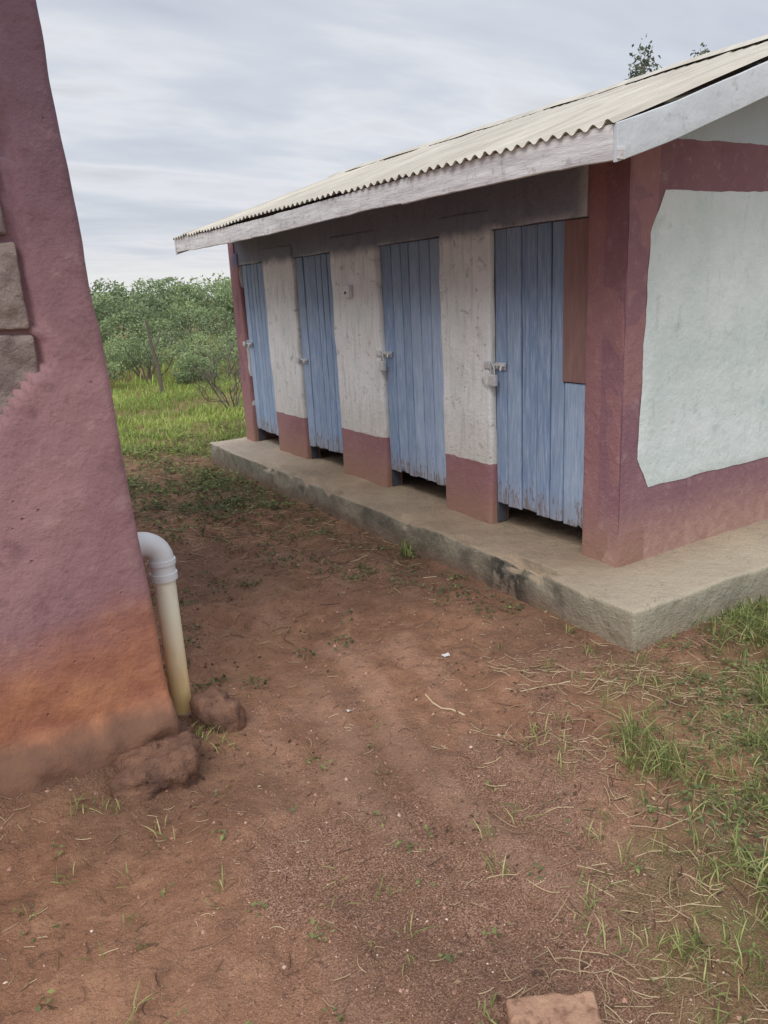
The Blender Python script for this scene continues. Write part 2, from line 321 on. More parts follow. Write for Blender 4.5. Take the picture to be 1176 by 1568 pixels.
def grassmask(x,y):
    p=P2(x,y,1.3); n=fbm(p,91,4)
    far=ss(y+.35*x+.9*n,5.0,7.0)
    right=ss(dline(x,y)+.35*n,-.1,.45)*(y<1.5)*.75
    side=ss(x,2.8,4)
    return np.clip(np.maximum(np.maximum(far,right),side),0,1)
gm=grassmask(X,Y)
grit=np.clip(np.exp(-(((X+2.0)/.55)**2+((Y+1.35)/.8)**2))*1.2+.55*ss(fbm(P2(X,Y,2.2),13,4),.05,.5)*(Y<2.5),0,1)
damp=np.clip(ss(fbm(P2(X,Y,1.1),44,4),.0,.6)*.6+.7*np.exp(-((X+.55)/.22)**2)*(Y<5)+.35*ss(Y,3.,4.5)*(1-ss(Y,6,7.5))+.8*ss(X,-2.3,-2.7)*np.exp(-(np.maximum(0,.05-Y)/.35)**2)*(Y<.3),0,1)
w_,u_=pathu(X,Y); streak=ss(.6*np.sin(u_*17+.6+1.5*fbm(P2(X,Y,.7),12,2))+1.3*fbm(P2(X*2.6+Y*.3,Y*.9,1.6),81,5),.25,1.3)*np.exp(-(u_/.95)**2)*(Y<5)
g=G(); g.add(np.stack([X,Y,Z],-1),grid_faces(*X.shape)); 
g.build('ground',MGR,smooth=True,attrs={'grass':gm.ravel()*.9,'grit':grit.ravel(),'damp':damp.ravel(),'streak':streak.ravel()})

# ------------------------------------------------------------ latrine building
B=empty('latrine_building')
def chip(v):
    e=(np.abs(v[:,2])<.05)&((v[:,0]<-.33)|(v[:,1]<-.42))
    n=fbm(v*6,5,3); k=np.where(e&(n>.15),(n-.15)*.06,0); v=v.copy(); v[:,2]-=k; v[:,0]+=k*(v[:,0]<-.33)
    v[:,0]+=.012*np.sin(v[:,1]*2.3)*(v[:,0]<-.3); return v
g=G(); rbox(g,-.405,2.95,-.49,5.545,-.55,0,.03,.024,.009,3.,fn=chip); g.build('plinth',MPL,B,True)
DO=[(.28,1.09),(1.62,2.42),(3.16,3.89),(4.55,5.19)]
g=G()
piers=[(0.004,.28),(1.09,1.62),(2.42,3.16),(3.89,4.55),(5.19,5.42)]
for i,(a,b) in enumerate(piers):
    if i==0: rbox(g,0,.22,.0,b,-.05,2.3,.04,.018,.006,3.,seed=i)
    else: rbox(g,0,.16,a,b,-.05,1.99,.04,.022,.008,4.,seed=i)
rbox(g,.012,.16,.2,5.41,1.87,2.32,.05,.01,.005,3.,seed=9)
g.build('front_wall',MFRONT,B,True)
def gable(name,y0,y1):
    g=G(); W=2.5
    n=60; m_=50; xx=np.linspace(.0,W,n)
    topz=2.27+.33*np.minimum(xx+.2,W+.2-xx)
    t=np.linspace(0,1,m_); A=np.repeat(xx[:,None],m_,1); Zg=-.05+t[None]*(topz[:,None]+.05)
    for yy,flip in ((y0,0),(y1,1)):
        v=np.stack([A,np.full_like(A,yy),Zg],-1); v[...,1]+=.005*fbm(v*3.,3,3)*(1 if not flip else 0)
        f=grid_faces(n,m_); g.add(v,f if not flip else f[:,::-1])
    for k in (0,n-1):
        x_=xx[k]; zt=topz[k]; g.add([[x_,y0,-.05],[x_,y1,-.05],[x_,y1,zt],[x_,y0,zt]],[[0,1,2,3]])
    return g.build(name,MGABLE,B,True)
gable('gable_wall',0.0,.15); gable('gable_wall_far',5.42,5.27)
g=G(); rbox(g,2.35,2.5,.1,5.35,-.05,2.35,.3,.01)
for yy in (1.355,2.79,4.22): rbox(g,.15,2.4,yy-.05,yy+.05,-.05,2.25,.3,.01)
g.build('rear_wall',MGABLE,B,True)
pts=[(.26,1.96),(.16,1.76),(.145,1.2),(.13,.59),(.22,.42),(2.26,.42),(2.36,.6),(2.36,1.76),(2.24,1.97)]
ol=[]
for i in range(len(pts)):
    a=np.array(pts[i]);b=np.array(pts[(i+1)%len(pts)]); k=max(2,int(np.linalg.norm(b-a)/.025))
    for j in range(k): ol.append(a+(b-a)*j/k)
ol=np.array(ol); ol=ol+.005*np.stack([fbm(P2(ol[:,0],ol[:,1],9),1,3),fbm(P2(ol[:,0],ol[:,1],9),2,3)],-1)
cen=np.array([1.25,1.2]); g=G(); rings=[]
for s in np.linspace(1,.05,26): rings.append(cen+(ol-cen)*s)
R_=np.array(rings); yv=np.full(R_.shape[:2],-.0095); yv+=.004*fbm(np.stack([R_[...,0],yv,R_[...,1]],-1)*3.,3,3); yv[0]+=.006
V=np.stack([R_[...,0],yv,R_[...,1]],-1); nr,nc=V.shape[:2]; i=np.arange(nr*nc).reshape(nr,nc); j=np.roll(i,-1,1)
g.add(V,np.stack([i[:-1],j[:-1],j[1:],i[1:]],-1).reshape(-1,4)); g.add(np.concatenate([V[-1],[[1.25,-.0095,1.2]]]),np.stack([np.arange(nc),np.roll(np.arange(nc),-1),np.full(nc,nc)],-1))
g.build('whitewash_panel',MWHITE,B,True)
for k,(a,b) in enumerate(DO):
    D=empty(['door_near','door_second','door_third','door_far'][k],B)
    g=G(); n=6; gap=.012; r2=np.random.default_rng(20+k); wd_=r2.uniform(.8,1.2,n); 
    if k==0: wd_[0]=1.3; wd_[1]=.8
    ed=a+gap+np.concatenate([[0],np.cumsum(wd_)/wd_.sum()])*(b-a-2*gap)
    for i in range(n):
        y0=ed[i]+.005; y1=ed[i+1]-.005; z0=.145+r2.uniform(-.012,.012); z1=1.865
        if k==0 and i==0: z1=.985
        xo=.033+r2.uniform(0,.009)
        def fb(v,z0=z0,s=i+10*k):
            v=v.copy(); lo_=v[:,2]<z0+.03; q=fbm(v*30,s,2); v[:,2]+=np.where(lo_,.006*q+.05*np.maximum(q-.55,0),0)
            v[:,1]+=.0015*np.sin(v[:,2]*3+s); return v
        rbox(g,xo,xo+.022,y0,y1,z0,z1,.035,.005,.0012,5.,val=r2.uniform(0,1),seed=i,fn=fb)
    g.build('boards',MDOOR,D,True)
    g=G()
    for zz in (.4,1.5): rbox(g,.07,.09,a+.02,b-.02,zz-.05,zz+.05,.1,.004)
    rbox(g,.05,.13,a-.01,a+.012,0,1.9,.2,.003); rbox(g,.05,.13,b-.012,b+.01,0,1.9,.2,.003); rbox(g,.03,.12,a,b,1.862,1.9,.2,.003)
    g.build('frame',MDW,D)
    if k==0:
        g=G(); rbox(g,.03,.042,a+.012,a+.195,.99,1.86,.05,.003,.001,6.); g.build('plywood_patch',MPLY,D,True)
    zz=[1.05,1.07,.95,1.06][k]; g=G()
    rbox(g,.022,.030,b-.125,b-.03,zz-.022,zz+.022,.05,.002)
    tube(g,[[.014,b-.13,zz+.006],[.014,b-.05,zz+.006],[.012,b+.02,zz+.006],[-.002,b+.035,zz+.006]],.0085,8)
    tube(g,[[.012,b-.115,zz+.006],[-.006,b-.115,zz+.0],[-.010,b-.115,zz-.025]],.006,6)
    rbox(g,-.010,-.002,b-.015,b+.05,zz-.018,zz+.028,.05,.002)
    for q in (-.1,-.06): rbox(g,.004,.03,b+q-.006,b+q+.006,zz-.012,zz+.024,.05,.003)
    g.build('bolt',MMET,D,True)
    if k in (0,1):
        g=G(); t=np.linspace(0,np.pi,9); yc=b-.045
        sh=[[-.014,yc+.018*math.cos(q),zz-.03+.035*math.sin(q)] for q in t]
        sh=[[-.014,yc+.018,zz-.06]]+sh+[[-.014,yc-.018,zz-.06]]
        tube(g,sh,.0055,7)
        rbox(g,-.028,.002,yc-.033,yc+.033,zz-.125,zz-.052,.01,.006); g.build('padlock',MMET,D,True)
g=G(); rbox(g,-.035,.0,2.80,2.895,1.50,1.60,.03,.006); 
g2=G(); rbox(g2,-.040,-.033,2.845,2.87,1.53,1.55,.03,.003)
SW=empty('switch_box',B); g.build('box_body',MFIT,SW,True); g2.build('switch_toggle',MDW,SW,True)
SL=.328
def rz(x): return 2.155+SL*((x+.62) if x<=1.3 else (1.3-x+1.92))
g=G(); yy=np.arange(-.475,5.235,.0076)
nR=14
for side in (0,1):
    t=np.linspace(0,1,nR); xs_=(-.635+t*(1.3+.635)) if not side else (3.235-t*(3.235-1.3))
    A,Bq=np.meshgrid(xs_,yy,indexing='ij'); zz=np.vectorize(rz)(A)
    sheet=np.floor((Bq+.5)/.76); off=.006*(((Bq+.5)/.76)%1<.1)
    zz=zz+.0105*np.sin(Bq*2*np.pi/.0762)+off+.006*fbm(P2(A,Bq,1.5),4,3)
    zz-=.012*(1-t[:,None])*np.abs(fbm(P2(Bq*0,Bq,1.7),8,2))
    A=A+np.where(t[:,None]<.01,(1-2*side)*-.012*(_h(sheet.astype(np.int64),sheet.astype(np.int64)*0,sheet.astype(np.int64)*0,9)-.5),0)
    val=_h(sheet.astype(np.int64),np.zeros_like(sheet,dtype=np.int64),np.zeros_like(sheet,dtype=np.int64)+side,3)
    f=grid_faces(*A.shape); g.add(np.stack([A,Bq,zz],-1),f if not side else f[:,::-1],val.ravel())
g.build('corrugated_roof',MROOF,B,True)
g=G(); t=np.linspace(-1,1,9); yy2=np.linspace(-.48,5.24,60); A,Bq=np.meshgrid(t,yy2,indexing='ij')
zz=rz(1.3)+.03-np.abs(A)**1.4*.065+.006*fbm(P2(Bq*0,Bq,3),4,2); g.add(np.stack([1.3+A*.16,Bq,zz],-1),grid_faces(*A.shape),.4); g.build('ridge_cap',MROOF,B,True)
def fasfn(v):
    v=v.copy(); v[:,2]+=.008*np.sin(v[:,1]*1.3+.6)+.004*fbm(v*2,6,2); v[:,0]+=.006*np.sin(v[:,1]*1.9); return v
g=G(); rbox(g,-.622,-.6,-.46,1.1,2.003,2.135,.04,.004,.0025,8.,fn=fasfn); rbox(g,-.618,-.596,1.104,3.3,2.008,2.134,.04,.004,.0025,8.,fn=fasfn,seed=4); rbox(g,-.621,-.599,3.303,5.2,2.002,2.132,.04,.004,.0025,8.,fn=fasfn,seed=7)
rbox(g,3.18,3.2,-.44,5.2,2.0,2.13,.2,.004); g.build('fascia_board',MFAS,B,True)
def barge(g,y0,y1):
    for s in (0,1):
        def fn(v):
            v=v.copy(); x=v[:,0]; xr=np.where(x<=1.3,x,2.6-x); v[:,2]+=2.135+SL*(xr+.62)-.012*np.sin((xr+.6)*1.7)+.005*np.sin(x*5); return v
        if s==0: rbox(g,-.63,1.298,y0,y1,-.145,.0,.05,.004,.002,5.,fn=fn)
        else: rbox(g,1.302,3.21,y0,y1,-.145,.0,.05,.004,.002,5.,fn=fn)
g=G(); barge(g,-.485,-.463); g.build('barge_board',MBAR,B,True)
g=G(); barge(g,5.205,5.227); g.build('barge_board_far',MFAS,B,True)
g=G()
def beam(x0,z0,x1,z1,y,w=.05,h=.09):
    v=[[x0,y,z0],[x1,y,z1],[x1,y,z1-h],[x0,y,z0-h],[x0,y+w,z0],[x1,y+w,z1],[x1,y+w,z1-h],[x0,y+w,z0-h]]
    g.add(v,[[0,1,2,3],[7,6,5,4],[4,5,1,0],[3,2,6,7],[0,3,7,4],[1,5,6,2]])
for yq in (.04,1.3,2.75,4.2,5.1): beam(-.59,2.115,1.29,2.73,yq); beam(3.17,2.115,1.31,2.73,yq)
for xq in (-.3,.3,.8,1.2,1.6,2.1,2.8):
    zq=rz(xq)-.018; rbox(g,xq-.025,xq+.025,-.455,5.2,zq-.05,zq-.008,.5,.004)
g.build('rafters',MDW,B)
g=G(); rbox(g,-.632,-.588,-.492,-.486,2.0,2.045,.02,.002); g.build('corner_bracket',MFAS,B)

# ------------------------------------------------------------ left building
LB=empty('plastered_building')
def lean(v):
    v=v.copy(); k=ss(v[:,0],-4.2,-2.5); v[:,0]-=.045*np.clip(v[:,2]+.2,0,4)*k
    fr=v[:,1]<.12; v[:,1]+=np.where(fr,.010*fbm(v*1.6,61,3)+.004*fbm(v*7,64,3),0); v[:,0]+=.006*fbm(v*5,66,3)
    x,z=v[:,0],v[:,2]; edge=-2.775+.012*fbm(v*9,5,2)
    edge=np.where((z>1.47)&(z<1.77),edge-.005,edge); bot=1.35+(x+2.79)*.93+.015*fbm(v*8,8,2)
    rec=(x<edge)&(z>bot)&fr; v[:,1]+=np.where(rec,.045,0)
    bb=fr&(z<.06); v[:,1]-=np.where(bb,.075*ss(z,.04,-.06)+.035*fbm(v*8,3,3)*ss(z,.06,-.05),0)
    return v
g=G(); rbox(g,-6.5,-2.5,.05,3.2,-.5,3.0,.025,.03,.0,fn=lean); g.build('wall',MLW,LB,True)
g=G()
def stone(x0,x1,z0,z1,s,val,dy=0):
    def fn(v):
        v=v.copy(); v[:,1]+=.010*fbm(v*14,s,4)+.006*fbm(v*40,s+3,2); v[:,0]-=.006*fbm(v*12,s+5,2); v[:,2]+=.004*fbm(v*9,s+8,2); return v
    rbox(g,x0,x1,.062+dy,.14,z0,z1,.014,.012,.0,fn=fn,val=val)
stone(-3.15,-2.795,1.485,1.76,1,0.); stone(-3.25,-2.79,1.19,1.468,2,.1,.008); stone(-3.3,-2.82,1.782,2.05,4,.5,.012); stone(-3.3,-2.815,2.07,2.62,5,.6,.01)
stone(-3.6,-3.17,1.3,1.75,6,.3); stone(-3.8,-3.32,1.78,2.6,7,.3)
g.build('exposed_stonework',MST,LB,True)
g=G(); A,Bq=np.meshgrid(np.linspace(-6.8,-2.3,400),np.linspace(-.25,3.5,6),indexing='ij'); g.add(np.stack([A,Bq,3.02+.1*Bq+.01*np.sin(A*2*np.pi/.0762)+.03],-1),grid_faces(*A.shape),.3); g.build('roof',MROOF,LB,True)
PI=empty('drain_pipe'); px,py=-2.425,.245
g=G(); tube(g,[[px,py,-.23],[px,py,-.1],[px,py,.2],[px,py,.5]],.044,28); g.build('pipe_shaft',MPIPE,PI,True)
g=G(); t=np.linspace(0,np.pi/2,14); rb=.085
arc=[[px-rb+rb*math.cos(q),py,.53+rb*math.sin(q)] for q in t]
tube(g,[[px,py,.455],[px,py,.53]]+arc[1:]+[[px-rb-.09,py,.53+rb]],[.050]+[.050]*14+[.050],28)
for p0,p1 in (([px,py,.448],[px,py,.478]),([px,py,.515],[px,py,.535]),([px-rb-.005,py,.53+rb],[px-rb-.03,py,.53+rb])): tube(g,[p0,p1],.0555,28)
g.build('elbow',MFIT,PI,True)
g=G(); tube(g,[[px,py,-.235],[px,py,-.165],[px,py,-.16]],[.056,.056,.05],28); g.build('base_collar',MCOL,PI,True)
def rock(name,c,sz,s,mat=MROCK,rot=0.):
    g=G(); n=34; th=np.linspace(0,np.pi,n); ph=np.linspace(0,2*np.pi,2*n,endpoint=False)
    T,Pp=np.meshgrid(th,ph,indexing='ij'); d=np.stack([np.sin(T)*np.cos(Pp),np.sin(T)*np.sin(Pp),np.cos(T)],-1)
    q=d/np.power((np.abs(d)**4).sum(-1,keepdims=True),.25)*.5
    q=q*(1+.16*fbm(d*1.3+s,s,2)[...,None]+.08*fbm(d*4+s,s+4,3)[...,None]); q=np.round(q*7+.35*fbm(d*2,s,2)[...,None])/7*.4+q*.6
    q=q*np.array(sz); cr,sr=math.cos(rot),math.sin(rot); q=np.stack([q[...,0]*cr-q[...,1]*sr,q[...,0]*sr+q[...,1]*cr,q[...,2]],-1)+np.array(c)
    i=np.arange(n*2*n).reshape(n,2*n); j=np.roll(i,-1,1); g.add(q,np.stack([i[:-1],i[1:],j[1:],j[:-1]],-1).reshape(-1,4)); return g.build(name,mat,None,True)
rock('rock',(-2.31,.09,-.18),(.18,.20,.22),3,rot=.4)
rock('rock',(-2.64,-.14,-.20),(.32,.22,.26),8,rot=-.2)
rock('rock',(-2.54,.04,-.19),(.16,.12,.16),12,rot=.2)
g=G()
def brf(v):
    c_=np.array([-2.115,-1.725,-.2]); d=v-np.array([0,0,-.2]); a=-.54; return np.stack([d[:,0]*math.cos(a)-d[:,1]*math.sin(a),d[:,0]*math.sin(a)+d[:,1]*math.cos(a),d[:,2]+.008*fbm(v*8,4,2)],-1)+c_
rbox(g,-.11,.11,-.06,.06,-.27,-.185,.01,.010,.007,18.,fn=brf); g.build('brick',MBR,None,True)

# ------------------------------------------------------------ vegetation / litter
def scatter(n,x0,x1,y0,y1,fn,rg=rng):
    x=rg.uniform(x0,x1,n); y=rg.uniform(y0,y1,n); k=rg.uniform(0,1,n)<fn(x,y)
    x,y=x[k],y[k]; k=~((x>-.42)&(x<2.97)&(y>-.5)&(y<5.56)); k&=~((x<-2.45)&(y>.02)&(y<3.3)); x,y=x[k],y[k]
    return np.stack([x,y,gz(x,y)],1)
def clumpn(x,y,s,seed,a=.0,b=.5): return ss(fbm(P2(x,y,s),seed,3),a,b)
GRS=G()
def fr(x,y):
    d=dline(x,y); return ss(d+.34*fbm(P2(x,y,1.9),91,4),.0,.6)*(.14+.86*clumpn(x,y,4.5,5,-.3,.35))*(1-.55*ss(y,-1.4,-2.1))
b=scatter(125000,-2.,2.6,-3.0,-.35,fr); n=len(b); blades(GRS,b,rng.uniform(.02,.12,n)*(.5+.9*clumpn(b[:,0],b[:,1],2.6,6,-.3,.4)),rng.uniform(.0025,.0055,n),np.clip(rng.normal(.40,.3,n),0,1),.8)
b=scatter(1500,-.0,2.6,-.76,-.5,lambda x,y:clumpn(x,y,5,41,-.3,.2)); n=len(b); blades(GRS,b,rng.uniform(.03,.13,n),.006,np.clip(rng.normal(.4,.2,n),0,1),.7)
def tufts(cs,k,hh,G_=GRS,w=.004,lean=.7):
    for cx_,cy_ in cs:
        n=rng.integers(*k); p=np.stack([rng.normal(cx_,.022,n),rng.normal(cy_,.022,n)],1); q=np.concatenate([p,gz(p[:,0],p[:,1])[:,None]],1)
        blades(G_,q,rng.uniform(hh*.35,hh,n),w,np.clip(rng.normal(.6,.25,n),0,1),lean)
def rp(n,x0,x1,y0,y1,fn=lambda x,y:1+0*x): return scatter(n,x0,x1,y0,y1,fn)[:,:2]
tufts(rp(300,-1.9,-.4,-2.1,-.1,lambda x,y:ss(dline(x,y),-.85,.1)*.75),(4,12),.09)
tufts(rp(30,-3.3,-2.2,-1.7,-.3),(3,8),.07)
tufts([(-2.44,.02),(-2.40,.0),(-2.84,-.24),(-2.95,-.2),(-2.36,-.10),(-2.35,.0)],(8,14),.08)
tufts(rp(14,-2.6,-.6,-.3,2.5),(2,6),.04)
GRS.build('grass_tufts',MGRASS)
FLD=G()
def ff(x,y): return ss(y+.35*x+.9*fbm(P2(x,y,1.3),91,4),5.0,7.)*(.35+.65*clumpn(x,y,1.1,15,-.4,.3))
b=scatter(80000,-5,7,4.5,15,ff); n=len(b); hs=ss(b[:,1]+.35*b[:,0],5,9); blades(FLD,b,rng.uniform(.04,.10,n)+hs*rng.uniform(0,.10,n),rng.uniform(.008,.015,n),np.clip(rng.normal(.42,.2,n)+.3*fbm(b*.8,3,3),0,1),.5)
b=scatter(13000,-14,18,14,30,lambda x,y:1+0*x); n=len(b); blades(FLD,b,rng.uniform(.15,.4,n),.03,np.clip(rng.normal(.45,.2,n),0,1),.4)
FLD.build('field_grass',MFIELD)
WD=G()
def weeds(cs,nl,rad,sz,vm=.45):
    for cx_,cy_ in cs:
        n=rng.integers(*nl); a=rng.uniform(0,6.28,n); r=rad*np.sqrt(rng.uniform(0,1,n)); x=cx_+r*np.cos(a); y=cy_+r*np.sin(a)
        z=gz(x,y)+rng.uniform(.004,.05,n)*(1-r/rad*.6); leaves(WD,np.stack([x,y,z],1),rng.uniform(sz*.6,sz*1.2,n),np.clip(rng.normal(vm,.22,n),0,1),.6,1.2)
def fw(x,y): return ss(y+.27*x+.8*fbm(P2(x,y,1.2),19,3),2.0,4.3)*(.2+.8*clumpn(x,y,2.,31,-.3,.3))*(1-ss(y,6.5,9.))
q=rp(5600,-2.6,1.8,1.6,8.5,fw); 
n=len(q)*11; cc_=np.repeat(q,11,0)+rng.normal(0,.06,(n,2)); k=~((cc_[:,0]>-.43)&(cc_[:,1]<5.57)); cc_=cc_[k]; n=len(cc_)
leaves(WD,np.stack([cc_[:,0],cc_[:,1],gz(cc_[:,0],cc_[:,1])+rng.uniform(.004,.05,n)],1),rng.uniform(.02,.05,n),np.clip(rng.normal(.42,.26,n)+.3*ss(cc_[:,1],4,6.5),0,1),.6,1.3)
weeds(rp(300,-1.0,-.45,-.1,5.3,lambda x,y:.75*clumpn(x,y,3,77,-.1,.3)),(4,13),.06,.026,.4)
weeds(rp(360,-2.2,-.5,.9,4.2,lambda x,y:.7*clumpn(x,y,1.8,78,-.15,.3)*ss(y,.6,2.4)),(5,16),.07,.028,.4)
weeds([(-2.43,.62),(-2.3,.75),(-2.2,.45),(-2.05,.35),(-2.3,.42),(-1.7,.55),(-1.5,.5),(-1.3,.75),(-.43,1.45),(-.46,1.4),(-.62,.62),(-.7,.3),(-2.2,.9),(-2.1,1.1)],(18,34),.07,.026,.35)
weeds(rp(2200,-1.3,1.8,-2.3,-.5,lambda x,y:ss(dline(x,y),-.3,.35)*.8),(4,14),.05,.022,.5)
weeds(rp(40,-3.2,-1.5,-1.9,-.3),(3,9),.03,.020,.65)
b=np.stack([rng.normal(-.47,.03,40),rng.normal(1.42,.04,40)],1); b=np.concatenate([b,np.full((40,1),-.2)],1); blades(WD,b,rng.uniform(.06,.16,40),.009,rng.uniform(.3,.9,40),.5)
WD.build('creeping_weeds',MWEED)
ST=G()
def stalks(c,L0,L1,r0,val=.5):
    n=len(c)
    if not n: return
    x,y=c[:,0],c[:,1]; a=rng.uniform(0,6.28,n); L=rng.uniform(L0,L1,n); t=np.linspace(-.5,.5,5); bend=rng.normal(0,.12,n)*L
    X_=x[:,None]+np.cos(a)[:,None]*t*L[:,None]-np.sin(a)[:,None]*bend[:,None]*(1-4*t*t); Y_=y[:,None]+np.sin(a)[:,None]*t*L[:,None]+np.cos(a)[:,None]*bend[:,None]*(1-4*t*t)
    Zz=gz(X_,Y_)+r0+rng.uniform(0,.008,(n,1))
    c0=np.stack([X_,Y_,Zz],-1); e=np.stack([-np.sin(a),np.cos(a),0*a],-1)[:,None]*r0; u=np.array([0,0,r0])
    v=np.stack([c0-e-u*.5,c0+e-u*.5,c0+u],2)
    idx=np.arange(5*3).reshape(5,3); jj=np.roll(idx,-1,1); f=np.stack([idx[:-1],jj[:-1],jj[1:],idx[1:]],-1).reshape(-1,4)
    ST.add(v.reshape(-1,3),(np.arange(n)[:,None,None]*15+f[None]).reshape(-1,4),np.repeat(np.clip(rng.normal(val,.3,n),0,1),15))
stalks(rp(13000,-2.3,1.4,-2.4,.2,lambda x,y:ss(dline(x,y)+.4*fbm(P2(x,y,2),8,3),-.95,.05)*(.2+.8*clumpn(x,y,4,61,-.2,.3))),.02,.12,.0013,.6)
stalks(rp(1800,-3.3,-.6,-2.,3.),.01,.06,.0012,.4)
stalks(np.array([(-1.45,-.35)]),.24,.25,.004,.8); stalks(np.array([(-.95,-.95),(-.8,-.6),(-1.2,-1.3),(-1.0,-.5),(-.6,-1.2)]),.2,.3,.0024,.8)
stalks(rp(6500,-2.5,-.4,.6,7.,lambda x,y:ss(y+fbm(P2(x,y,1.2),19,3),.6,4.0)),.03,.14,.0018,.35)
q=rp(9000,-2.6,1.2,-2.3,3.6,lambda x,y:clumpn(x,y,3.2,64,-.2,.45)*.8+.05); n=len(q)
leaves(ST,np.stack([q[:,0],q[:,1],gz(q[:,0],q[:,1])+.004],1),rng.uniform(.006,.026,n),np.clip(rng.normal(.15,.3,n),0,1),.6,2.)
ST.build('dry_straw',MSTRAW)
PB=G(); oc=np.array([[1,0,0],[-1,0,0],[0,1,0],[0,-1,0],[0,0,1],[0,0,-1.]]); of=np.array([[0,2,4],[2,1,4],[1,3,4],[3,0,4],[2,0,5],[1,2,5],[3,1,5],[0,3,5]])
def fg(x,y): return np.clip(np.exp(-(((x+2.0)/.6)**2+((y+1.35)/.85)**2))*1.1+.4*clumpn(x,y,2.2,13,.0,.5)+.05,0,1)
b=scatter(30000,-3.5,-.5,-2.2,1.2,fg); n=len(b); sz=np.exp(rng.normal(-6.3,.36,n))
jit=1+.45*rng.uniform(-1,1,(n,6,1)); v=b[:,None]+oc[None]*jit*sz[:,None,None]*np.array([1,1,.7]); PB.add(v,(np.arange(n)[:,None,None]*6+of[None]).reshape(-1,3),np.repeat(np.clip(rng.normal(.5,.22,n),0,1),6))
b=scatter(2200,-3.3,-.5,-2.,5.,lambda x,y:1+0*x); n=len(b); sz=rng.uniform(.003,.009,n); jit=1+.45*rng.uniform(-1,1,(n,6,1)); v=b[:,None]+oc[None]*jit*sz[:,None,None]; PB.add(v,(np.arange(n)[:,None,None]*6+of[None]).reshape(-1,3),np.repeat(np.clip(rng.normal(.3,.22,n),0,1),6))
PB.build('gravel_grit',MPEB)
m=M('paper',.8); m.col(m.mix(m.noise(60,3),lin(190,185,180,1.1),lin(215,212,208,1.1))); MPAP=m.m
for cx_,cy_,sz_ in ((-1.17,.02,.018),(-1.80,-.12,.010)):
    g=G(); u=np.linspace(-1,1,7); A,Bq=np.meshgrid(u,u,indexing='ij'); zz=gz(cx_+A*sz_,cy_+Bq*sz_)+.008+.007*fbm(P2(A,Bq,1.3)+cx_,2,2)
    g.add(np.stack([cx_+A*sz_*(1+.2*Bq),cy_+Bq*sz_*.8,zz],-1),grid_faces(7,7)); g.build('paper_scrap',MPAP)

# ------------------------------------------------------------ bushes, shrub, tree
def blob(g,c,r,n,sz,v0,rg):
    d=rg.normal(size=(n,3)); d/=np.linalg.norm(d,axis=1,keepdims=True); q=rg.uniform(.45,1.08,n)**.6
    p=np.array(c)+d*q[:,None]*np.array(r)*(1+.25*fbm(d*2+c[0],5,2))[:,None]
    v=np.clip(v0+.28*d[:,2]+rg.normal(0,.13,n),0,1); leaves(g,p,rg.uniform(sz*.6,sz*1.3,n),v,.5,.4,rg)  # leaf tone rises with height: light on clump tops put into the colour
BU=G(); BS=G(); rb_=np.random.default_rng(5)
def bush(x,y,w,h,nl,sz,v0):
    z0=float(gz(np.array(x*1.),np.array(y*1.)))
    nb=rb_.integers(9,15)
    for i in range(nb):
        a=rb_.uniform(0,6.28); r=w*.5*math.sqrt(rb_.uniform(0,1)); bx=x+r*math.cos(a); by=y+r*math.sin(a); top=h*(1-.45*(r/(w*.5))**2)*rb_.uniform(.75,1.05)
        cz=z0+top*rb_.uniform(.45,.86); rr=w*rb_.uniform(.13,.24)
        blob(BU,(bx,by,cz),(rr,rr,rr*.72),nl//nb,sz,v0+rb_.uniform(-.18,.18),rb_)
        tube(BS,[[x+(bx-x)*.1,y+(by-y)*.1,z0-.05],[x+(bx-x)*.5+rb_.normal(0,.08),y+(by-y)*.5,z0+(cz-z0)*.5],[bx,by,cz+rr*.3]],[.035*h/2,.02*h/2,.006],5)
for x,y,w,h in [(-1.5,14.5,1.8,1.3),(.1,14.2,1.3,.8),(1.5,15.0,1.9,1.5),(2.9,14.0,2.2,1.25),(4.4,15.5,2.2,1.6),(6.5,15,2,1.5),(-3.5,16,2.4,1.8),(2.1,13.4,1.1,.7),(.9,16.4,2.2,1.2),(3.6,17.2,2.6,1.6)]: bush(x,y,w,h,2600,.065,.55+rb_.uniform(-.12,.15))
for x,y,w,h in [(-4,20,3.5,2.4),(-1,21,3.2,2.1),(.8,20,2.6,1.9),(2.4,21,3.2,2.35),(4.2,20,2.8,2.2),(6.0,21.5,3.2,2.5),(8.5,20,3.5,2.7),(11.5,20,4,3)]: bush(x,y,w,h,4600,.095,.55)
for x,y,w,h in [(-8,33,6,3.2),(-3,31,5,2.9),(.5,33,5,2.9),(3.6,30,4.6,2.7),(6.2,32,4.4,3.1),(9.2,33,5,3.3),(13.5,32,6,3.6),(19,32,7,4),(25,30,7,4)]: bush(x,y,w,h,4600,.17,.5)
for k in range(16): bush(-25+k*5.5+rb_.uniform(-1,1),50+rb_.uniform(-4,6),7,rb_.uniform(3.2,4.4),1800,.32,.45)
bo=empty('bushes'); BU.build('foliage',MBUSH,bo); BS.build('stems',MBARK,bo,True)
TS=empty('thorn_shrub'); g=G(); gl=G(); rt=np.random.default_rng(11)
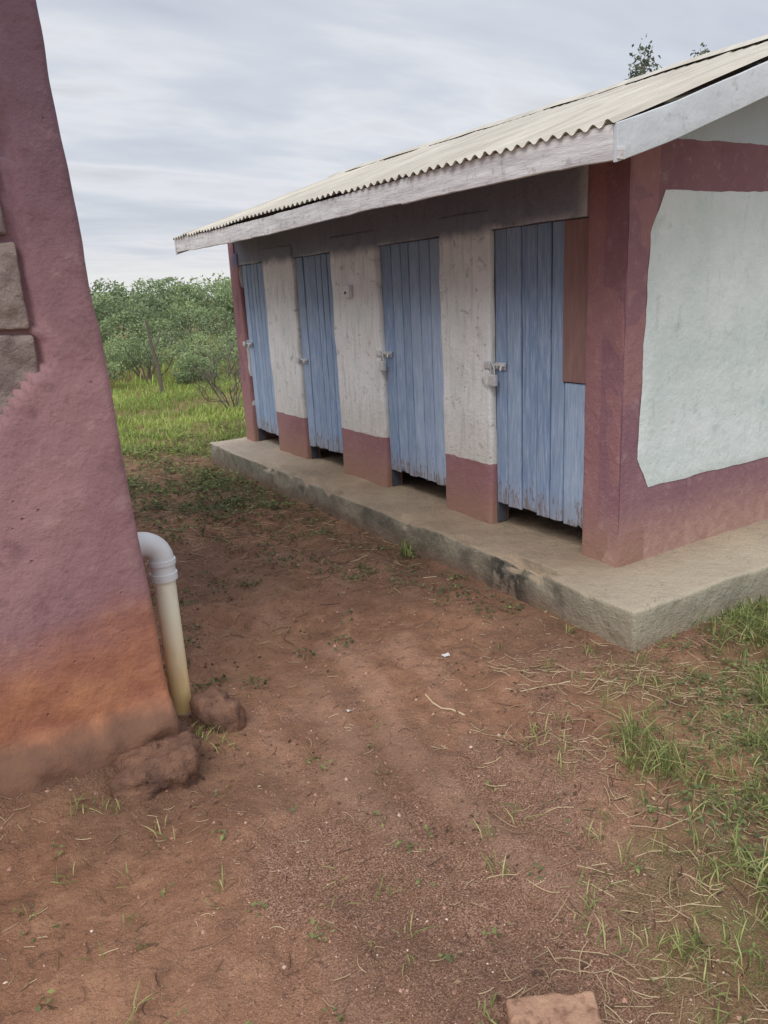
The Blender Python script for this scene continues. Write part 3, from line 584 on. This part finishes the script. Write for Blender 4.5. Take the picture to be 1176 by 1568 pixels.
def branch(p,d,L,r,lv,g,tips,rt,spread=.6,upb=.12,n=(2,4)):
    m_=5; pts=[p]; dd=d.copy()
    for i in range(m_): dd=dd+rt.normal(0,.14,3)+np.array([0,0,upb*.4]); dd/=np.linalg.norm(dd); pts.append(pts[-1]+dd*L/m_)
    tube(g,pts,np.linspace(r,r*.55,m_+1),5 if lv<2 else 6,0.,False); tips.append((pts[-1],dd)); 
    if lv<=1: tips.append((pts[3],dd))
    if lv>0:
        for k in range(rt.integers(*n)+1):
            q=pts[rt.integers(2,m_+1)]; nd=dd+rt.normal(0,spread,3); nd[2]+=upb; nd/=np.linalg.norm(nd); branch(q,nd,L*rt.uniform(.55,.8),r*.55,lv-1,g,tips,rt,spread,upb,n)
tips=[]
for k in range(6):
    a=rt.uniform(0,6.28); branch(np.array([1.3+.05*math.cos(a),9.2+.05*math.sin(a),-.25]),np.array([.5*math.cos(a),.5*math.sin(a),.9]),.58,.013,3,g,tips,rt,.6,.1)
tips=np.array([t[0] for t in tips]); sel=tips[rt.uniform(0,1,len(tips))<.2]; q=np.repeat(sel,3,0)+rt.normal(0,.03,(len(sel)*3,3))
leaves(gl,q,.028,rt.uniform(.3,.8,len(q)),.45,.4,rt); g.build('twigs',MBARK,TS,True); gl.build('small_leaves',MBUSH,TS)
PO=empty('wooden_post'); g=G(); tube(g,[[1.12,12.6,-.3],[1.1,12.6,.3],[1.03,12.62,.75],[.98,12.6,1.2]],[.04,.035,.03,.022],8); tube(g,[[1.05,12.6,.62],[1.2,12.6,.9],[1.24,12.6,1.05]],[.016,.012,.007],6); g.build('stem',MBARK,PO,True)
TR=empty('tree'); g=G(); gl=G(); rt=np.random.default_rng(3); tips=[]
tube(g,[[10.6,9.2,-.3],[10.55,9.15,1.2],[10.7,9.1,2.6],[10.75,9.0,3.6]],[.17,.14,.12,.09],9)
for tgt in [(10.5,9.0,5.6),(10.15,9.0,5.1),(11.6,9.2,5.1),(12.3,9.0,5.65),(9.7,9.4,4.4),(11.,8.4,4.8),(11.2,9.9,4.9)]:
    p0=np.array([10.75,9.0,3.3+rt.uniform(-.6,.3)]); t_=np.array(tgt); mid=(p0+t_)/2+rt.normal(0,.12,3)
    tube(g,[p0,mid,t_],[.05,.028,.012],6,0.,False)
    for k in range(5):
        d=t_-mid; d/=np.linalg.norm(d); d=d+rt.normal(0,.55,3); d/=np.linalg.norm(d); branch(mid+(t_-mid)*rt.uniform(.4,1),d,.34,.011,1,g,tips,rt,.7,.15)
tp=np.array([t[0] for t in tips]); q=np.repeat(tp,4,0)+rt.normal(0,.07,(len(tp)*4,3)); leaves(gl,q,rt.uniform(.08,.15,len(q)),rt.uniform(0,1,len(q)),.5,.2,rt)
g.build('trunk_and_limbs',MBARK,TR,True); gl.build('leaves',MTREE,TR)

# ------------------------------------------------------------ sky & light
SUN_EL,SUN_AZ=math.radians(48),math.radians(236)
wd=bpy.data.worlds.new('World'); S.world=wd; wd.use_nodes=True; nt=wd.node_tree; bg=nt.nodes['Background']; bg.inputs[1].default_value=.15
def nn(t): return nt.nodes.new(t)
sky=nn('ShaderNodeTexSky'); sky.sky_type='NISHITA'; sky.sun_disc=False; sky.sun_elevation=SUN_EL; sky.sun_rotation=SUN_AZ; sky.dust_density=3.
tc=nn('ShaderNodeTexCoord'); sp=nn('ShaderNodeSeparateXYZ'); nt.links.new(tc.outputs['Generated'],sp.inputs[0])
def wm(op,a,b=0.):
    x=nn('ShaderNodeMath'); x.operation=op
    for s_,v_ in ((x.inputs[0],a),(x.inputs[1],b)):
        if isinstance(v_,bpy.types.NodeSocket): nt.links.new(v_,s_)
        else: s_.default_value=v_
    return x.outputs[0]
zc=wm('ADD',wm('MAXIMUM',sp.outputs[2],0.),.16); cb=nn('ShaderNodeCombineXYZ'); nt.links.new(wm('DIVIDE',sp.outputs[0],zc),cb.inputs[0]); nt.links.new(wm('DIVIDE',sp.outputs[1],zc),cb.inputs[1])
def wnoise(scale,det,rough,dist,mp=(1,1,1),rot=0.):
    mpn=nn('ShaderNodeMapping'); mpn.inputs['Scale'].default_value=mp; mpn.inputs['Rotation'].default_value=(0,0,rot); nt.links.new(cb.outputs[0],mpn.inputs['Vector'])
    x=nn('ShaderNodeTexNoise'); x.inputs['Scale'].default_value=scale; x.inputs['Detail'].default_value=det; x.inputs['Roughness'].default_value=rough; x.inputs['Distortion'].default_value=dist; nt.links.new(mpn.outputs[0],x.inputs['Vector']); return x.outputs['Fac']
cl=wm('ADD',wm('MULTIPLY',wnoise(1.1,4,.5,.4,(.6,1.1,1),.35),.7),wm('MULTIPLY',wnoise(2.8,4,.55,.3,(.6,1.3,1),.35),.3))
rp_=nn('ShaderNodeValToRGB'); cr=rp_.color_ramp; 
for e,(p,c) in zip([cr.elements[0],cr.elements[1],cr.elements.new(.49),cr.elements.new(.55)],[(.36,(3.7,3.95,4.5,1)),(.66,(6.1,6.1,6.25,1)),(.49,(4.5,4.7,5.15,1)),(.55,(5.2,5.3,5.6,1))]): e.position=p; e.color=c
nt.links.new(cl,rp_.inputs[0])
def wmix(f,a,b):
    x=nn('ShaderNodeMix'); x.data_type='RGBA'
    for s_,v_ in ((x.inputs[0],f),(x.inputs[6],a),(x.inputs[7],b)):
        if isinstance(v_,bpy.types.NodeSocket): nt.links.new(v_,s_)
        else: s_.default_value=v_
    return x.outputs[2]
def wstep(v,a,b):
    x=nn('ShaderNodeMapRange'); x.interpolation_type='SMOOTHSTEP'; nt.links.new(v,x.inputs[0]); x.inputs[1].default_value=a; x.inputs[2].default_value=b; return x.outputs[0]
col=wmix(.92,sky.outputs[0],rp_.outputs[0])
col=wmix(wm('MULTIPLY',wstep(sp.outputs[2],.06,.02),.8),col,(5.7,5.7,5.6,1))
col2=nn('ShaderNodeVectorMath'); col2.operation='SCALE'; nt.links.new(col,col2.inputs[0]); nt.links.new(wm('ADD',1.,wm('MULTIPLY',wstep(sp.outputs[2],.45,.9),.6)),col2.inputs['Scale'])
nt.links.new(col2.outputs[0],bg.inputs[0])
sl=bpy.data.lights.new('sun','SUN'); sl.energy=1.5; sl.angle=math.radians(35); sl.color=(1,.97,.93); so=bpy.data.objects.new('sun',sl); S.collection.objects.link(so)
sd=Vector((math.sin(SUN_AZ)*math.cos(SUN_EL),math.cos(SUN_AZ)*math.cos(SUN_EL),math.sin(SUN_EL))); so.rotation_euler=sd.to_track_quat('Z','Y').to_euler()
# ------------------------------------------------------------ camera
s,c=math.sin,math.cos; ps,th,rh=.5411,.2795,-.0524
F=Vector((s(ps)*c(th),c(ps)*c(th),-s(th))); R0=Vector((c(ps),-s(ps),0)); U0=R0.cross(F); R=R0*c(rh)+U0*s(rh); U=-R0*s(rh)+U0*c(rh)
ca=bpy.data.cameras.new('camera'); co=bpy.data.objects.new('camera',ca); S.collection.objects.link(co)
co.matrix_world=Matrix(((R.x,U.x,-F.x,-3.19),(R.y,U.y,-F.y,-2.8184),(R.z,U.z,-F.z,1.5523),(0,0,0,1)))
ca.sensor_fit='VERTICAL'; ca.sensor_height=36; ca.lens=1186.97/1568*36; ca.clip_start=.05; ca.clip_end=2000
S.camera=co
S.view_settings.view_transform='Standard'; S.view_settings.look='None'; S.view_settings.exposure=0
